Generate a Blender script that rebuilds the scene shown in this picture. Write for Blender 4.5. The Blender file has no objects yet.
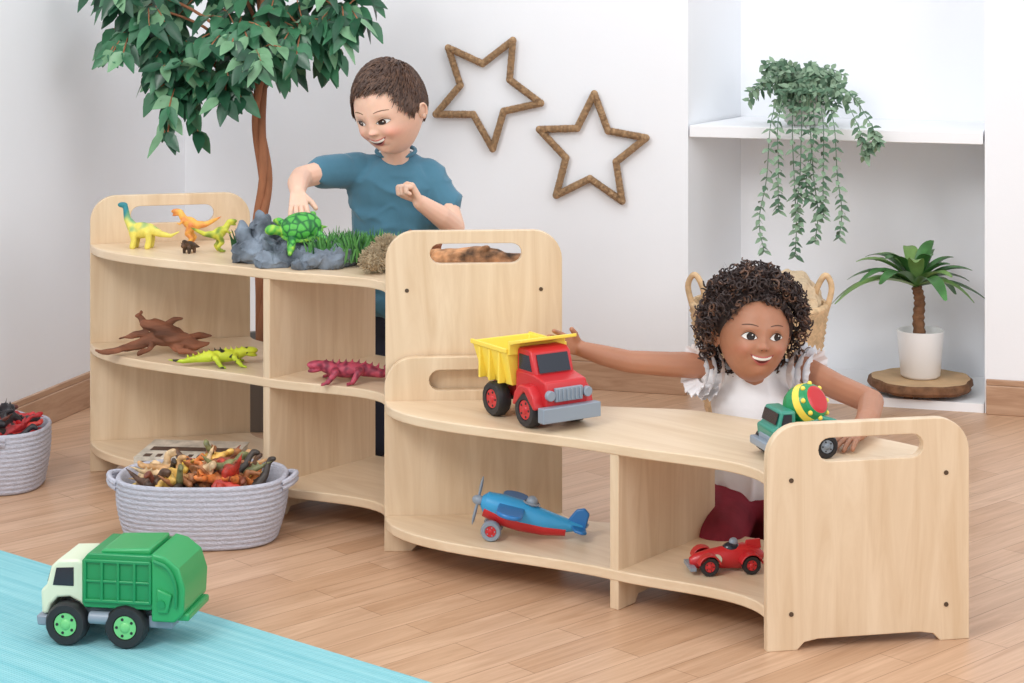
import bpy, bmesh, math, random
from math import sin, cos, pi, radians, sqrt, exp
from mathutils import Vector, Matrix, noise, Euler
random.seed(7)
V=Vector
scene=bpy.context.scene
col=scene.collection

# ------------------------------------------------------------ colour / materials
def lin(c):
    r=[]
    for x in c:
        x/=255.0
        r.append(x/12.92 if x<=0.04045 else ((x+0.055)/1.055)**2.4)
    return (r[0],r[1],r[2],1.0)
def pm(name,rgb,rough=.5,ns=0,na=.12,bump=0,bs=60,sss=0,attr=False,metal=0,coat=0,spec=.5,stretch=None,sheen=0):
    m=bpy.data.materials.new(name); m.use_nodes=True
    nt=m.node_tree; N=nt.nodes; L=nt.links
    b=N['Principled BSDF']
    b.inputs['Roughness'].default_value=rough
    b.inputs['Metallic'].default_value=metal
    b.inputs['Specular IOR Level'].default_value=spec
    if coat: b.inputs['Coat Weight'].default_value=coat; b.inputs['Coat Roughness'].default_value=.15
    if sheen: b.inputs['Sheen Weight'].default_value=sheen
    if sss:
        b.inputs['Subsurface Weight'].default_value=sss
        b.inputs['Subsurface Radius'].default_value=(1,.4,.25)
        b.inputs['Subsurface Scale'].default_value=.006
    tc=N.new('ShaderNodeTexCoord'); mp=N.new('ShaderNodeMapping')
    L.new(tc.outputs['Object'],mp.inputs['Vector'])
    if stretch: mp.inputs['Scale'].default_value=stretch
    c=lin(rgb)
    src=None
    if attr:
        a=N.new('ShaderNodeAttribute'); a.attribute_name='Col'; src=a.outputs['Color']
    if ns:
        n=N.new('ShaderNodeTexNoise'); n.inputs['Scale'].default_value=ns; n.inputs['Detail'].default_value=4
        L.new(mp.outputs['Vector'],n.inputs['Vector'])
        mr=N.new('ShaderNodeMapRange'); mr.inputs['From Min'].default_value=.3; mr.inputs['From Max'].default_value=.7
        mr.inputs['To Min'].default_value=1-na; mr.inputs['To Max'].default_value=1+na
        L.new(n.outputs['Fac'],mr.inputs['Value'])
        mx=N.new('ShaderNodeVectorMath'); mx.operation='SCALE'
        if src: L.new(src,mx.inputs[0])
        else: mx.inputs[0].default_value=c[:3]
        L.new(mr.outputs['Result'],mx.inputs['Scale'])
        src=mx.outputs['Vector']
    if src: L.new(src,b.inputs['Base Color'])
    else: b.inputs['Base Color'].default_value=c
    if bump:
        n2=N.new('ShaderNodeTexNoise'); n2.inputs['Scale'].default_value=bs; n2.inputs['Detail'].default_value=3
        L.new(mp.outputs['Vector'],n2.inputs['Vector'])
        bp=N.new('ShaderNodeBump'); bp.inputs['Strength'].default_value=bump; bp.inputs['Distance'].default_value=.004
        L.new(n2.outputs['Fac'],bp.inputs['Height']); L.new(bp.outputs['Normal'],b.inputs['Normal'])
    return m

def wood(name,c1,c2,scale,rot=0,rough=.38,wave=True):
    m=bpy.data.materials.new(name); m.use_nodes=True
    nt=m.node_tree; N=nt.nodes; L=nt.links; b=N['Principled BSDF']
    b.inputs['Roughness'].default_value=rough
    tc=N.new('ShaderNodeTexCoord'); r=N.new('ShaderNodeMapping'); r.inputs['Rotation'].default_value=(0,0,rot)
    mp=N.new('ShaderNodeMapping'); mp.inputs['Scale'].default_value=scale
    L.new(tc.outputs['Object'],r.inputs['Vector']); L.new(r.outputs['Vector'],mp.inputs['Vector'])
    n=N.new('ShaderNodeTexNoise'); n.inputs['Scale'].default_value=1.0; n.inputs['Detail'].default_value=6; n.inputs['Roughness'].default_value=.62; n.inputs['Distortion'].default_value=1.1
    L.new(mp.outputs['Vector'],n.inputs['Vector'])
    cr=N.new('ShaderNodeValToRGB'); cr.color_ramp.elements[0].position=.33; cr.color_ramp.elements[1].position=.66
    cr.color_ramp.elements[0].color=lin(c2); cr.color_ramp.elements[1].color=lin(c1)
    L.new(n.outputs['Fac'],cr.inputs['Fac']); L.new(cr.outputs['Color'],b.inputs['Base Color'])
    return m

# ------------------------------------------------------------ mesh builder
class MB:
    def __init__(s): s.v=[];s.f=[];s.m=[];s.M=None
    def add(s,vs,fs,mi=0):
        o=len(s.v)
        if s.M is not None: vs=[s.M@V(v) for v in vs]
        s.v+=[tuple(v) for v in vs]; s.f+=[tuple(i+o for i in f) for f in fs]; s.m+=[mi]*len(fs)
    def tube(s,pts,rads,n=8,mi=0,flat=False,ex=1.0):
        pts=[V(p) for p in pts]
        if not hasattr(rads,'__len__'): rads=[rads]*len(pts)
        vs=[];fs=[]
        t=(pts[1]-pts[0]).normalized()
        a=V((0,0,1)) if abs(t.z)<.9 else V((1,0,0))
        u=t.cross(a).normalized()
        for i,p in enumerate(pts):
            if i==0: tt=pts[1]-pts[0]
            elif i==len(pts)-1: tt=pts[-1]-pts[-2]
            else: tt=pts[i+1]-pts[i-1]
            if tt.length<1e-9: tt=t
            tt=tt.normalized()
            u=(u-tt*u.dot(tt))
            if u.length<1e-6: u=tt.orthogonal()
            u=u.normalized(); w=tt.cross(u)
            for k in range(n):
                an=2*pi*k/n
                vs.append(p+(u*cos(an)+w*sin(an)*ex)*rads[i])
        for i in range(len(pts)-1):
            for k in range(n):
                fs.append((i*n+k,i*n+(k+1)%n,(i+1)*n+(k+1)%n,(i+1)*n+k))
        fs.append(tuple(reversed(range(n)))); o=(len(pts)-1)*n
        fs.append(tuple(o+k for k in range(n)))
        s.add(vs,fs,mi)
    def cap(s,p0,r0,p1,r1,n=14,mi=0):
        p0=V(p0);p1=V(p1); d=(p1-p0)
        if d.length<1e-6: d=V((0,0,1e-4)); p1=p0+d
        d=d.normalized(); pts=[];rr=[]
        for a in (85,65,42,20,0):
            a=radians(a); pts.append(p0-d*r0*sin(a)); rr.append(r0*cos(a))
        for a in (0,20,42,65,85):
            a=radians(a); pts.append(p1+d*r1*sin(a)); rr.append(r1*cos(a))
        s.tube(pts,rr,n,mi)
    def chain(s,pts,rads,n=12,mi=0):
        for i in range(len(pts)-1): s.cap(pts[i],rads[i],pts[i+1],rads[i+1],n,mi)
    def ell(s,c,r,rot=None,mi=0,nu=18,nv=12):
        c=V(c); vs=[];fs=[]
        R=Euler(rot).to_matrix() if rot else None
        def P(x,y,z):
            p=V((x*r[0],y*r[1],z*r[2]))
            return c+(R@p if R else p)
        vs.append(P(0,0,1))
        for j in range(1,nv):
            th=pi*j/nv
            for i in range(nu):
                ph=2*pi*i/nu; vs.append(P(sin(th)*cos(ph),sin(th)*sin(ph),cos(th)))
        vs.append(P(0,0,-1))
        for i in range(nu): fs.append((0,1+i,1+(i+1)%nu))
        for j in range(nv-2):
            for i in range(nu):
                a=1+j*nu; fs.append((a+i,a+nu+i,a+nu+(i+1)%nu,a+(i+1)%nu))
        a=1+(nv-2)*nu; e=len(vs)-1
        for i in range(nu): fs.append((e,a+(i+1)%nu,a+i))
        s.add(vs,fs,mi)
    def box(s,c,size,rot=None,mi=0):
        c=V(c); R=Euler(rot).to_matrix() if rot else None; vs=[]
        for x in (-.5,.5):
            for y in (-.5,.5):
                for z in (-.5,.5):
                    p=V((x*size[0],y*size[1],z*size[2])); vs.append(c+(R@p if R else p))
        s.add(vs,[(0,1,3,2),(4,6,7,5),(0,4,5,1),(2,3,7,6),(0,2,6,4),(1,5,7,3)],mi)
    def prism(s,poly,y0,y1,mi=0,axis='y'):
        n=len(poly)
        if axis=='y': vs=[(x,y0,z) for x,z in poly]+[(x,y1,z) for x,z in poly]
        elif axis=='z': vs=[(x,y,y0) for x,y in poly]+[(x,y,y1) for x,y in poly]
        else: vs=[(y0,x,z) for x,z in poly]+[(y1,x,z) for x,z in poly]
        fs=[tuple(range(n)),tuple(reversed(range(n,2*n)))]+[(i,(i+1)%n,(i+1)%n+n,i+n) for i in range(n)]
        s.add(vs,fs,mi)
    def cyl(s,c,axis,r,h,mi=0,n=24):
        c=V(c);a=V(axis).normalized(); s.tube([c-a*h/2,c+a*h/2],[r,r],n,mi)
    def lathe(s,prof,c=(0,0,0),mi=0,n=40,sx=1,sy=1,p=2.0,wob=None):
        vs=[];fs=[]
        for j,(r,z) in enumerate(prof):
            for i in range(n):
                a=2*pi*i/n; ca,sa=cos(a),sin(a)
                q=(abs(ca)**p+abs(sa)**p)**(-1/p)
                rr=r*q
                if wob: rr*=wob(a,j)
                vs.append((c[0]+rr*ca*sx,c[1]+rr*sa*sy,c[2]+z))
        for j in range(len(prof)-1):
            for i in range(n):
                fs.append((j*n+i,j*n+(i+1)%n,(j+1)*n+(i+1)%n,(j+1)*n+i))
        s.add(vs,fs,mi)
    def leaf(s,b,d,up,L,w,droop=.3,mi=0,fold=.25,seg=4,shape=None):
        b=V(b); d=V(d).normalized(); up=V(up)
        side=d.cross(up)
        if side.length<1e-4: side=d.orthogonal()
        side.normalize(); up=side.cross(d).normalized()
        vs=[];fs=[]
        for i in range(seg+1):
            t=i/seg
            c=b+d*(L*t*(1-.15*droop*t))-V((0,0,1))*(droop*L*t*t)
            wi=w*(shape(t) if shape else (sin(pi*min(1,(t*.93+.04))**.75)))
            wi=max(wi,w*.03)
            vs+= [c-side*wi*.5+up*wi*fold, c, c+side*wi*.5+up*wi*fold]
        for i in range(seg):
            a=i*3; fs+=[(a,a+1,a+4,a+3),(a+1,a+2,a+5,a+4)]
        s.add(vs,fs,mi)
    def mesh(s,name='m'):
        me=bpy.data.meshes.new(name); me.from_pydata(s.v,[],s.f); me.update(); return me
    def fin(s,name,mats,parent=None,loc=None,rot=None,bevel=0,ang=35,colfn=None,recalc=True,scale=None,disp=None):
        if disp: s.v=[tuple(disp(V(v))) for v in s.v]
        me=s.mesh(name)
        for m in mats: me.materials.append(m)
        me.polygons.foreach_set('material_index',s.m)
        if colfn:
            ca=me.color_attributes.new('Col','FLOAT_COLOR','POINT')
            flat=[]
            for v in me.vertices: flat+=list(lin(colfn(v.co)))
            ca.data.foreach_set('color',flat)
        if recalc:
            bm=bmesh.new(); bm.from_mesh(me); bmesh.ops.recalc_face_normals(bm,faces=bm.faces); bm.to_mesh(me); bm.free()
        me.shade_smooth(); me.set_sharp_from_angle(angle=radians(ang))
        ob=bpy.data.objects.new(name,me); col.objects.link(ob)
        if parent: ob.parent=parent
        if loc: ob.location=loc
        if rot: ob.rotation_euler=rot
        if scale: ob.scale=(scale,)*3
        if bevel:
            b=ob.modifiers.new('bevel','BEVEL'); b.width=bevel; b.segments=3; b.limit_method='ANGLE'; b.angle_limit=radians(40)
        return ob
def blobgeo(mb,voxel=.003,it=6,fac=.5):
    me=mb.mesh('tmp'); ob=bpy.data.objects.new('tmp',me); col.objects.link(ob)
    r=ob.modifiers.new('r','REMESH'); r.mode='VOXEL'; r.voxel_size=voxel; r.use_smooth_shade=True
    if it: q=ob.modifiers.new('s','SMOOTH'); q.iterations=it; q.factor=fac
    dg=bpy.context.evaluated_depsgraph_get(); dg.update()
    e=bpy.data.meshes.new_from_object(ob.evaluated_get(dg))
    vs=[v.co.copy() for v in e.vertices]; fs=[tuple(p.vertices) for p in e.polygons]
    bpy.data.objects.remove(ob); bpy.data.meshes.remove(me); bpy.data.meshes.remove(e)
    return vs,fs
def blob(mb,name,mats,voxel=.003,it=6,extra=None,**k):
    vs,fs=blobgeo(mb,voxel,it)
    o=MB(); o.add(vs,fs,0)
    if extra:
        off=len(vs); o.v+=extra.v; o.f+=[tuple(i+off for i in f) for f in extra.f]; o.m+=extra.m
    return o.fin(name,mats,recalc=False,ang=60,**k)
def empty(name,loc=(0,0,0),rot=(0,0,0)):
    e=bpy.data.objects.new(name,None); e.empty_display_size=.1; col.objects.link(e); e.location=loc; e.rotation_euler=rot; return e

# ------------------------------------------------------------ materials
M_wall=pm('wall_paint',(243,245,249),.75,ns=3,na=.012,bump=.05,bs=120)
M_white=pm('white_paint',(246,247,250),.6)
M_ply=wood('maple_vertical',(230,207,177),(213,185,151),(26,26,2.2))
M_shelf=wood('maple_shelf',(231,208,178),(217,190,157),(3,26,26),rot=radians(42))
M_edge=pm('bolt',(96,80,66),.4,metal=.6)
M_base=wood('oak_trim',(196,160,132),(172,134,106),(6,6,60))
def floor_mat():
    m=bpy.data.materials.new('oak_plank_floor'); m.use_nodes=True
    nt=m.node_tree;N=nt.nodes;L=nt.links;b=N['Principled BSDF']; b.inputs['Roughness'].default_value=.36
    tc=N.new('ShaderNodeTexCoord'); mp=N.new('ShaderNodeMapping'); mp.inputs['Rotation'].default_value=(0,0,radians(-43))
    L.new(tc.outputs['Object'],mp.inputs['Vector'])
    br=N.new('ShaderNodeTexBrick'); br.offset=.37; br.inputs['Scale'].default_value=1
    br.inputs['Brick Width'].default_value=.46; br.inputs['Row Height'].default_value=.062; br.inputs['Mortar Size'].default_value=.0008
    br.inputs['Mortar Smooth'].default_value=.3; br.inputs['Bias'].default_value=0
    br.inputs['Color1'].default_value=lin((214,177,147)); br.inputs['Color2'].default_value=lin((200,160,128)); br.inputs['Mortar'].default_value=lin((158,120,92))
    L.new(mp.outputs['Vector'],br.inputs['Vector'])
    mp2=N.new('ShaderNodeMapping'); mp2.inputs['Scale'].default_value=(3,45,1); L.new(mp.outputs['Vector'],mp2.inputs['Vector'])
    n=N.new('ShaderNodeTexNoise'); n.inputs['Scale'].default_value=1; n.inputs['Detail'].default_value=8; n.inputs['Roughness'].default_value=.65; n.inputs['Distortion'].default_value=1.5
    L.new(mp2.outputs['Vector'],n.inputs['Vector'])
    cr=N.new('ShaderNodeValToRGB'); cr.color_ramp.elements[0].position=.3; cr.color_ramp.elements[1].position=.65
    cr.color_ramp.elements[0].color=(.74,.68,.62,1); cr.color_ramp.elements[1].color=(1.0,1.0,1.0,1)
    L.new(n.outputs['Fac'],cr.inputs['Fac'])
    mx=N.new('ShaderNodeMix'); mx.data_type='RGBA'; mx.blend_type='MULTIPLY'; mx.inputs[0].default_value=1
    L.new(br.outputs['Color'],mx.inputs[6]); L.new(cr.outputs['Color'],mx.inputs[7]); L.new(mx.outputs[2],b.inputs['Base Color'])
    return m
M_floor=floor_mat()

# ------------------------------------------------------------ room
mb=MB(); mb.prism([(-2.6,.3),(3.2,.3),(3.2,6.2),(-2.6,6.2)],-.05,0,axis='z'); mb.fin('floor',[M_floor])
e=V((.959,-.284)); n2=V((.284,.959)); C0=V((-.893,5.46))
AL=C0+e*1.396; AR=C0+e*2.128
def quadwall(name,pts,z0,z1,m):
    b=MB(); b.prism([tuple(p) for p in pts],z0,z1,axis='z'); return b.fin(name,[m])
H=2.4
quadwall('wall_back',[C0-e*.1,AL,AL+n2*.06,C0-e*.1+n2*.06],0,H,M_wall)
ABL=V((.612,5.35)); ABR=AR+n2*.33
ABL2=ABL+e*((ABR-ABL).dot(e))
quadwall('wall_alcove_side_l',[AL,ABL,ABL+V((-.06,.03)),AL+V((-.06,.061))],0,H,M_wall)
quadwall('wall_alcove_back',[ABL-e*.08,ABL2+e*.06,ABL2+e*.06+n2*.06,ABL-e*.08+n2*.06],0,H,M_wall)
quadwall('wall_alcove_side_r',[AR+n2*.06,AR+e*.06+n2*.06,ABL2+e*.06,ABL2],0,H,M_wall)
quadwall('wall_right',[AR,AR+e*1.3,AR+e*1.3+n2*.06,AR+n2*.06],0,H,M_wall)
quadwall('wall_left',[C0,C0-n2*3.6,C0-n2*3.6-e*.06,C0-e*.06+n2*.06],0,H,M_wall)
def bb(name,p,q):
    d=(q-p).normalized(); nn=V((d.y,-d.x))
    b=MB(); b.prism([tuple(p),tuple(q),tuple(q+nn*.014),tuple(p+nn*.014)],0,.07,axis='z')
    b.prism([tuple(p),tuple(q),tuple(q+nn*.009),tuple(p+nn*.009)],.07,.084,axis='z'); return b.fin(name,[M_base],bevel=.002)
bb('baseboard_back',C0+V((.01,0)),AL-e*.002); bb('baseboard_right',AR+e*.004,AR+e*1.28); bb('baseboard_left',C0-n2*3.5,C0-n2*.01)
quadwall('trim_alcove_plinth',[AL+e*.002,AR-e*.002,ABL2-e*.002,ABL+e*.006],0,.022,M_white)
ws=MB(); ws.prism([tuple(AL+e*.004-n2*.004),tuple(AR-e*.004-n2*.004),tuple(ABL2-e*.004),tuple(ABL+e*.006)],.652,.682,axis='z'); ws.fin('alcove_shelf',[M_white],bevel=.002)
# rug
M_rug=bpy.data.materials.new('turquoise_rug'); M_rug.use_nodes=True
nt=M_rug.node_tree;N=nt.nodes;L=nt.links;b=N['Principled BSDF']; b.inputs['Roughness'].default_value=.95
tc=N.new('ShaderNodeTexCoord'); mp=N.new('ShaderNodeMapping')
mp.inputs['Scale'].default_value=(2,60,1)
m0=N.new('ShaderNodeMapping'); m0.inputs['Rotation'].default_value=(0,0,radians(39)); L.new(tc.outputs['Object'],m0.inputs['Vector'])
L.new(m0.outputs['Vector'],mp.inputs['Vector'])
nn=N.new('ShaderNodeTexNoise'); nn.inputs['Scale'].default_value=1.5; nn.inputs['Detail'].default_value=6; L.new(mp.outputs['Vector'],nn.inputs['Vector'])
cr=N.new('ShaderNodeValToRGB'); cr.color_ramp.elements[0].position=.3; cr.color_ramp.elements[1].position=.7
cr.color_ramp.elements[0].color=lin((122,190,200)); cr.color_ramp.elements[1].color=lin((152,209,216)); L.new(nn.outputs['Fac'],cr.inputs['Fac']); L.new(cr.outputs['Color'],b.inputs['Base Color'])
wv=N.new('ShaderNodeTexWave'); wv.bands_direction='Y'; wv.inputs['Scale'].default_value=60; L.new(m0.outputs['Vector'],wv.inputs['Vector'])
bp=N.new('ShaderNodeBump'); bp.inputs['Strength'].default_value=.35; bp.inputs['Distance'].default_value=.003; L.new(wv.outputs['Fac'],bp.inputs['Height']); L.new(bp.outputs['Normal'],b.inputs['Normal'])
mb=MB(); mb.prism([(-1.1,3.83),(.3,2.68),(-.08,2.22),(-1.48,3.37)],0.0005,.008,axis='z'); mb.fin('rug',[M_rug],bevel=.003)

# ------------------------------------------------------------ shelving
def herm(p0,t0,p1,t1,n):
    L_=(p1-p0).length; out=[]
    for i in range(n+1):
        t=i/n; h00=2*t**3-3*t*t+1;h10=t**3-2*t*t+t;h01=-2*t**3+3*t*t;h11=t**3-t*t
        out.append(p0*h00+t0*(h10*L_)+p1*h01+t1*(h11*L_))
    return out
def dirv(a): return V((cos(radians(a)),sin(radians(a))))
def curve3(p,an,n=14,k=1.0):
    a=herm(p[0],dirv(an[0]-90)*k,p[1],dirv(an[1]-90)*k,n); b_=herm(p[1],dirv(an[1]-90)*k,p[2],dirv(an[2]-90)*k,n)
    return a+b_[1:]
def panel(name,par,front,ang,w,h,t,side,slot=True,arch=True,bolts=()):
    outer=[(0,0)]
    if arch: outer+=[(.05,0),(.062,.012),(.085,.016),(w-.085,.016),(w-.062,.012),(w-.05,0)]
    outer+=[(w,0)]
    R=.055
    for i in range(9):
        a=radians(i*90/8); outer.append((w-R+R*cos(a),h-R+R*sin(a)))
    for i in range(9):
        a=radians(90+i*90/8); outer.append((R+R*cos(a),h-R+R*sin(a)))
    cu=bpy.data.curves.new('c','CURVE'); cu.dimensions='2D'; cu.fill_mode='BOTH'; cu.extrude=t/2-.0015; cu.bevel_depth=.0015; cu.offset=-.0015
    def sp(pts):
        s=cu.splines.new('POLY'); s.points.add(len(pts)-1)
        for q,(x,y) in zip(s.points,pts): q.co=(x,y,0,1)
        s.use_cyclic_u=True
    sp(outer)
    if slot:
        x0,x1,zc,hh=w*.25,w*.77,h-.043,.019; s_=[]
        for cx,a0 in ((x1-hh,-90),(x0+hh,90)):
            for i in range(9):
                a=radians(a0+i*180/8); s_.append((cx+hh*cos(a),zc+hh*sin(a)))
        sp(s_)
    ob=bpy.data.objects.new('c',cu); col.objects.link(ob); dg=bpy.context.evaluated_depsgraph_get(); dg.update()
    me=bpy.data.meshes.new_from_object(ob.evaluated_get(dg)); bpy.data.objects.remove(ob)
    d=dirv(ang); tn=V((d.y,-d.x))
    c=V((front.x,front.y))+tn*(t/2*side)
    Mx=Matrix(((d.x,0,tn.x,c.x),(d.y,0,tn.y,c.y),(0,1,0,0),(0,0,0,1)))
    me.transform(Mx)
    me.materials.append(M_ply)
    o=bpy.data.objects.new(name,me); col.objects.link(o); o.parent=par
    me.shade_smooth(); me.set_sharp_from_angle(angle=radians(30))
    bo=MB()
    for (a,z) in bolts:
        p=V((front.x,front.y))+d*a+tn*(t*(1 if side>0 else 0)); bo.cyl((p.x+tn.x*.0003,p.y+tn.y*.0003,z),(tn.x,tn.y,0),.0038,.0018,0,14)
    if bolts: bo.fin(name+'_bolts',[M_edge],parent=par)
def unit(F,Bk,an,h,tops):
    par=empty('curved_shelf_unit')
    fc=curve3(F,an); bc=curve3(Bk,an)
    n=len(fc)
    for k,z in enumerate(tops):
        m=MB(); vs=[];fs=[]
        for i in range(n):
            f,b_=fc[i],bc[i]
            vs+=[(f.x,f.y,z-.018),(b_.x,b_.y,z-.018),(b_.x,b_.y,z),(f.x,f.y,z)]
        for i in range(n-1):
            a=i*4
            for j in range(4): fs.append((a+j,a+(j+1)%4,a+4+(j+1)%4,a+4+j))
        fs+=[(0,1,2,3),tuple(reversed(range(4*n-4,4*n)))]
        m.add(vs,fs); m.fin('shelf_%d'%(k+1),[M_shelf],parent=par,bevel=.0025)
    w0=(Bk[0]-F[0]).length; w1=(Bk[2]-F[2]).length
    zs=[t-.009 for t in tops]
    panel('end_panel_1',par,F[0],an[0],w0,h,.018,-1,bolts=[(a,z) for a in (.035,w0-.035) for z in (zs if len(tops)<3 else zs[:2])])
    panel('end_panel_2',par,F[2],an[2],w1,h,.018,1,bolts=[(a,z) for a in (.04,w1-.04) for z in zs[:1]+zs[-1:]])
    dv=(Bk[1]-F[1]).normalized(); wd=(Bk[1]-F[1]).length
    tn=V((dv.y,-dv.x))*.009
    m=MB(); f=F[1]+dv*.0015
    topz=tops[0]-.018
    zz=[(0,0),(.05,0),(.06,.014),(wd-.06,.014),(wd-.05,0),(wd-.0035,0),(wd-.0035,topz),(0,topz)]
    q=[(f.x+dv.x*a,f.y+dv.y*a,z) for a,z in zz]; k=len(q)
    vs=[(x-tn.x,y-tn.y,z) for x,y,z in q]+[(x+tn.x,y+tn.y,z) for x,y,z in q]
    m.add(vs,[tuple(range(k)),tuple(reversed(range(k,2*k)))]+[(i,(i+1)%k,(i+1)%k+k,i+k) for i in range(k)])
    m.fin('divider',[M_ply],parent=par,bevel=.0015)
unit([V((-.906,4.297)),V((-.485,3.937)),V((-.238,3.76))],[V((-.572,4.375)),V((-.29,4.177)),V((.093,3.785))],[14,52,4],.592,[.49,.277,.067])
unit([V((-.237,3.718)),V((.172,3.387)),V((.402,3.195))],[V((.094,3.741)),V((.362,3.627)),V((.738,3.260))],[4,52,11],.360,[.28,.067])

# ------------------------------------------------------------ stars
M_rope=pm('jute_rope',(168,136,102),.95,ns=120,na=.35,bump=.9,bs=220)
def star(cx,cy,cz,R,rot):
    pts=[]
    for i in range(10):
        a=radians(rot+i*36); r=R if i%2==0 else R*.47
        pts.append(V((cos(a)*r,0,sin(a)*r)))
    m=MB()
    for i in range(10):
        a,b_=pts[i],pts[(i+1)%10]; n=int((b_-a).length/.0032); P=[];Rr=[]
        for k in range(n*2+1):
            P.append(a.lerp(b_,k/(n*2))); Rr.append(.0085+(.0018 if k%2 else 0)+random.uniform(-.0005,.0005))
        m.tube(P,Rr,8)
        m.ell(a,(.0098,.0098,.0098),nu=10,nv=8)
    m.fin('rope_star',[M_rope],loc=(cx,cy,cz),rot=(0,0,math.atan2(-.284,.959)),ang=80)
star(-.068,5.197,.760,.151,61); star(.203,5.118,.610,.148,87)

# ------------------------------------------------------------ potted ficus tree
M_bark=pm('ficus_bark',(164,108,76),.85,ns=30,na=.3,bump=.8,bs=70,stretch=(1,1,.3))
M_leafA=pm('ficus_leaf_dark',(40,84,60),.32,ns=30,na=.25); M_leafB=pm('ficus_leaf_mid',(62,116,82),.35,ns=30,na=.2); M_leafC=pm('ficus_leaf_light',(112,156,116),.38,ns=30,na=.2)
M_pot=pm('grey_planter',(120,115,110),.7); M_soil=pm('soil',(60,42,30),.95,ns=60,na=.3)
def spline(P,n=6):
    P=[V(p) for p in P]; out=[]
    for i in range(len(P)-1):
        a=P[max(i-1,0)];b_=P[i];c=P[i+1];d=P[min(i+2,len(P)-1)]
        for k in range(n):
            t=k/n
            out.append(.5*((2*b_)+(c-a)*t+(2*a-5*b_+4*c-d)*t*t+(3*b_-a-3*c+d)*t**3))
    out.append(P[-1]); return out
tr=empty('potted_ficus_tree',(-.594,4.74,0))
m=MB(); m.lathe([(0,.001),(.085,.001),(.11,.19),(.118,.19),(.118,.2),(.1,.2),(.098,.17),(0,.17)],n=32); m.fin('planter',[M_pot],parent=tr)
m=MB(); m.ell((0,0,.165),(.098,.098,.015)); m.fin('soil',[M_soil],parent=tr)
m=MB()
T=spline([(0,0,.16),(.006,0,.3),(-.004,0,.45),(.008,0,.58),(-.006,0,.72),(.0,0,.85),(.004,0,1.0),(-.01,0,1.25)])
for off in (0,2.1,4.2):
    pts=[p+V((cos(off+p.z*11)*.0085,sin(off+p.z*11)*.0085,0)) for p in T]
    m.tube(pts,[.013-.005*(p.z) for p in T],8)
cl=[(-.27,.0,.99,.10,.08,14),(-.30,.0,.93,.07,.05,7),(-.19,-.03,.80,.05,.10,12),(-.2,.02,.89,.08,.07,12),(-.05,-.05,.93,.12,.09,24),(-.08,-.04,.82,.09,.05,11),(-.01,-.1,.88,.10,.06,12),(.1,-.03,.93,.08,.09,18),(.19,0,.975,.09,.06,14),(-.1,.08,1.05,.18,.1,16),(.05,.05,1.07,.18,.1,16),(-.33,0,1.04,.08,.06,8),(-.15,-.05,1.16,.2,.1,12),(.16,0,1.13,.15,.1,10)]
lf=MB()
for (x,y,z,rx,rz,nt_) in cl:
    c=V((x,y,z)); hb=V((-.002,0,max(.74,z-.1-abs(x)*.25)))
    br=spline([hb,hb.lerp(c,.5)+V((0,0,.035)),c]); m.tube(br,[.0055-.0035*i/len(br) for i in range(len(br))],6)
    for k in range(nt_):
        th=random.uniform(0,2*pi); el=random.uniform(-.9,.8)
        end=c+V((cos(th)*rx*random.uniform(.6,1.1),sin(th)*.1,el*rz))
        tw=spline([c,c.lerp(end,.5)+V((0,0,.012)),end+V((0,0,-.012))],2); m.tube(tw,[.0018]*len(tw),4)
        for j in range(1,len(tw)):
            for sgn in (-1,1):
                if random.random()<.1: continue
                tdir=(tw[j]-tw[j-1]).normalized(); sd=tdir.cross(V((0,0,1))).normalized()
                d=tdir*.5+sd*sgn*.7+V((random.uniform(-.4,.4),random.uniform(-.4,.2),random.uniform(-.9,-.1)))
                up=V((random.uniform(-.5,.5),random.uniform(-1,-.3),random.uniform(.2,.9)))
                lf.leaf(tw[j],d,up,random.uniform(.044,.064),random.uniform(.026,.035),random.uniform(.1,.35),random.choice((0,0,1,1,2)),.13)
m.fin('trunk',[M_bark],parent=tr,ang=70); lf.fin('leaves',[M_leafA,M_leafB,M_leafC],parent=tr,recalc=False,ang=80)

# ------------------------------------------------------------ palm in white pot on log slice
M_cer=pm('white_ceramic',(238,238,238),.3,coat=.3)
M_palm=pm('palm_leaf',(72,124,66),.35,ns=25,na=.3); M_palm2=pm('palm_leaf_light',(130,168,96),.4,ns=25,na=.2)
M_log=pm('log_bark',(120,84,58),.9,ns=40,na=.4,bump=1,bs=60); M_logtop=pm('log_cut',(200,165,125),.7,ns=18,na=.15)
lg=empty('log_slice_stand',(1.02,4.985,.0225))
m=MB(); m.lathe([(0,.012),(.121,.012),(.128,.02),(.126,.034),(.121,.038)],n=60,wob=lambda a,j:1+.03*sin(5*a)+.02*sin(11*a+j)); m.fin('bark',[M_log],parent=lg)
m=MB(); m.lathe([(.121,.038),(.0,.0385)],n=60,wob=lambda a,j:1+.03*sin(5*a)+.02*sin(11*a+4)); m.fin('cut_face',[M_logtop],parent=lg)
m=MB()
for a in (.6,2.4,4.1,5.6): m.tube([(cos(a)*.08,sin(a)*.08,0),(cos(a)*.07,sin(a)*.07,.014)],[.011,.014],10)
m.fin('legs',[M_log],parent=lg)
pl=empty('potted_palm',(1.018,4.985,.0615))
m=MB(); m.lathe([(0,0),(.043,0),(.049,.006),(.058,.112),(.058,.117),(.053,.117),(.05,.095),(0,.094)],n=40); m.fin('pot',[M_cer],parent=pl,ang=50)
m=MB()
tp=spline([(0,0,.09),(-.005,0,.14),(-.002,0,.19),(-.010,0,.225)]); m.tube(tp,[.014+(.003 if i%2 else 0)-.003*i/len(tp) for i in range(len(tp))],10); m.fin('trunk',[M_log],parent=pl)
m=MB()
palmshape=lambda t: (sin(pi*(t*.9+.07))**.6)
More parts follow.
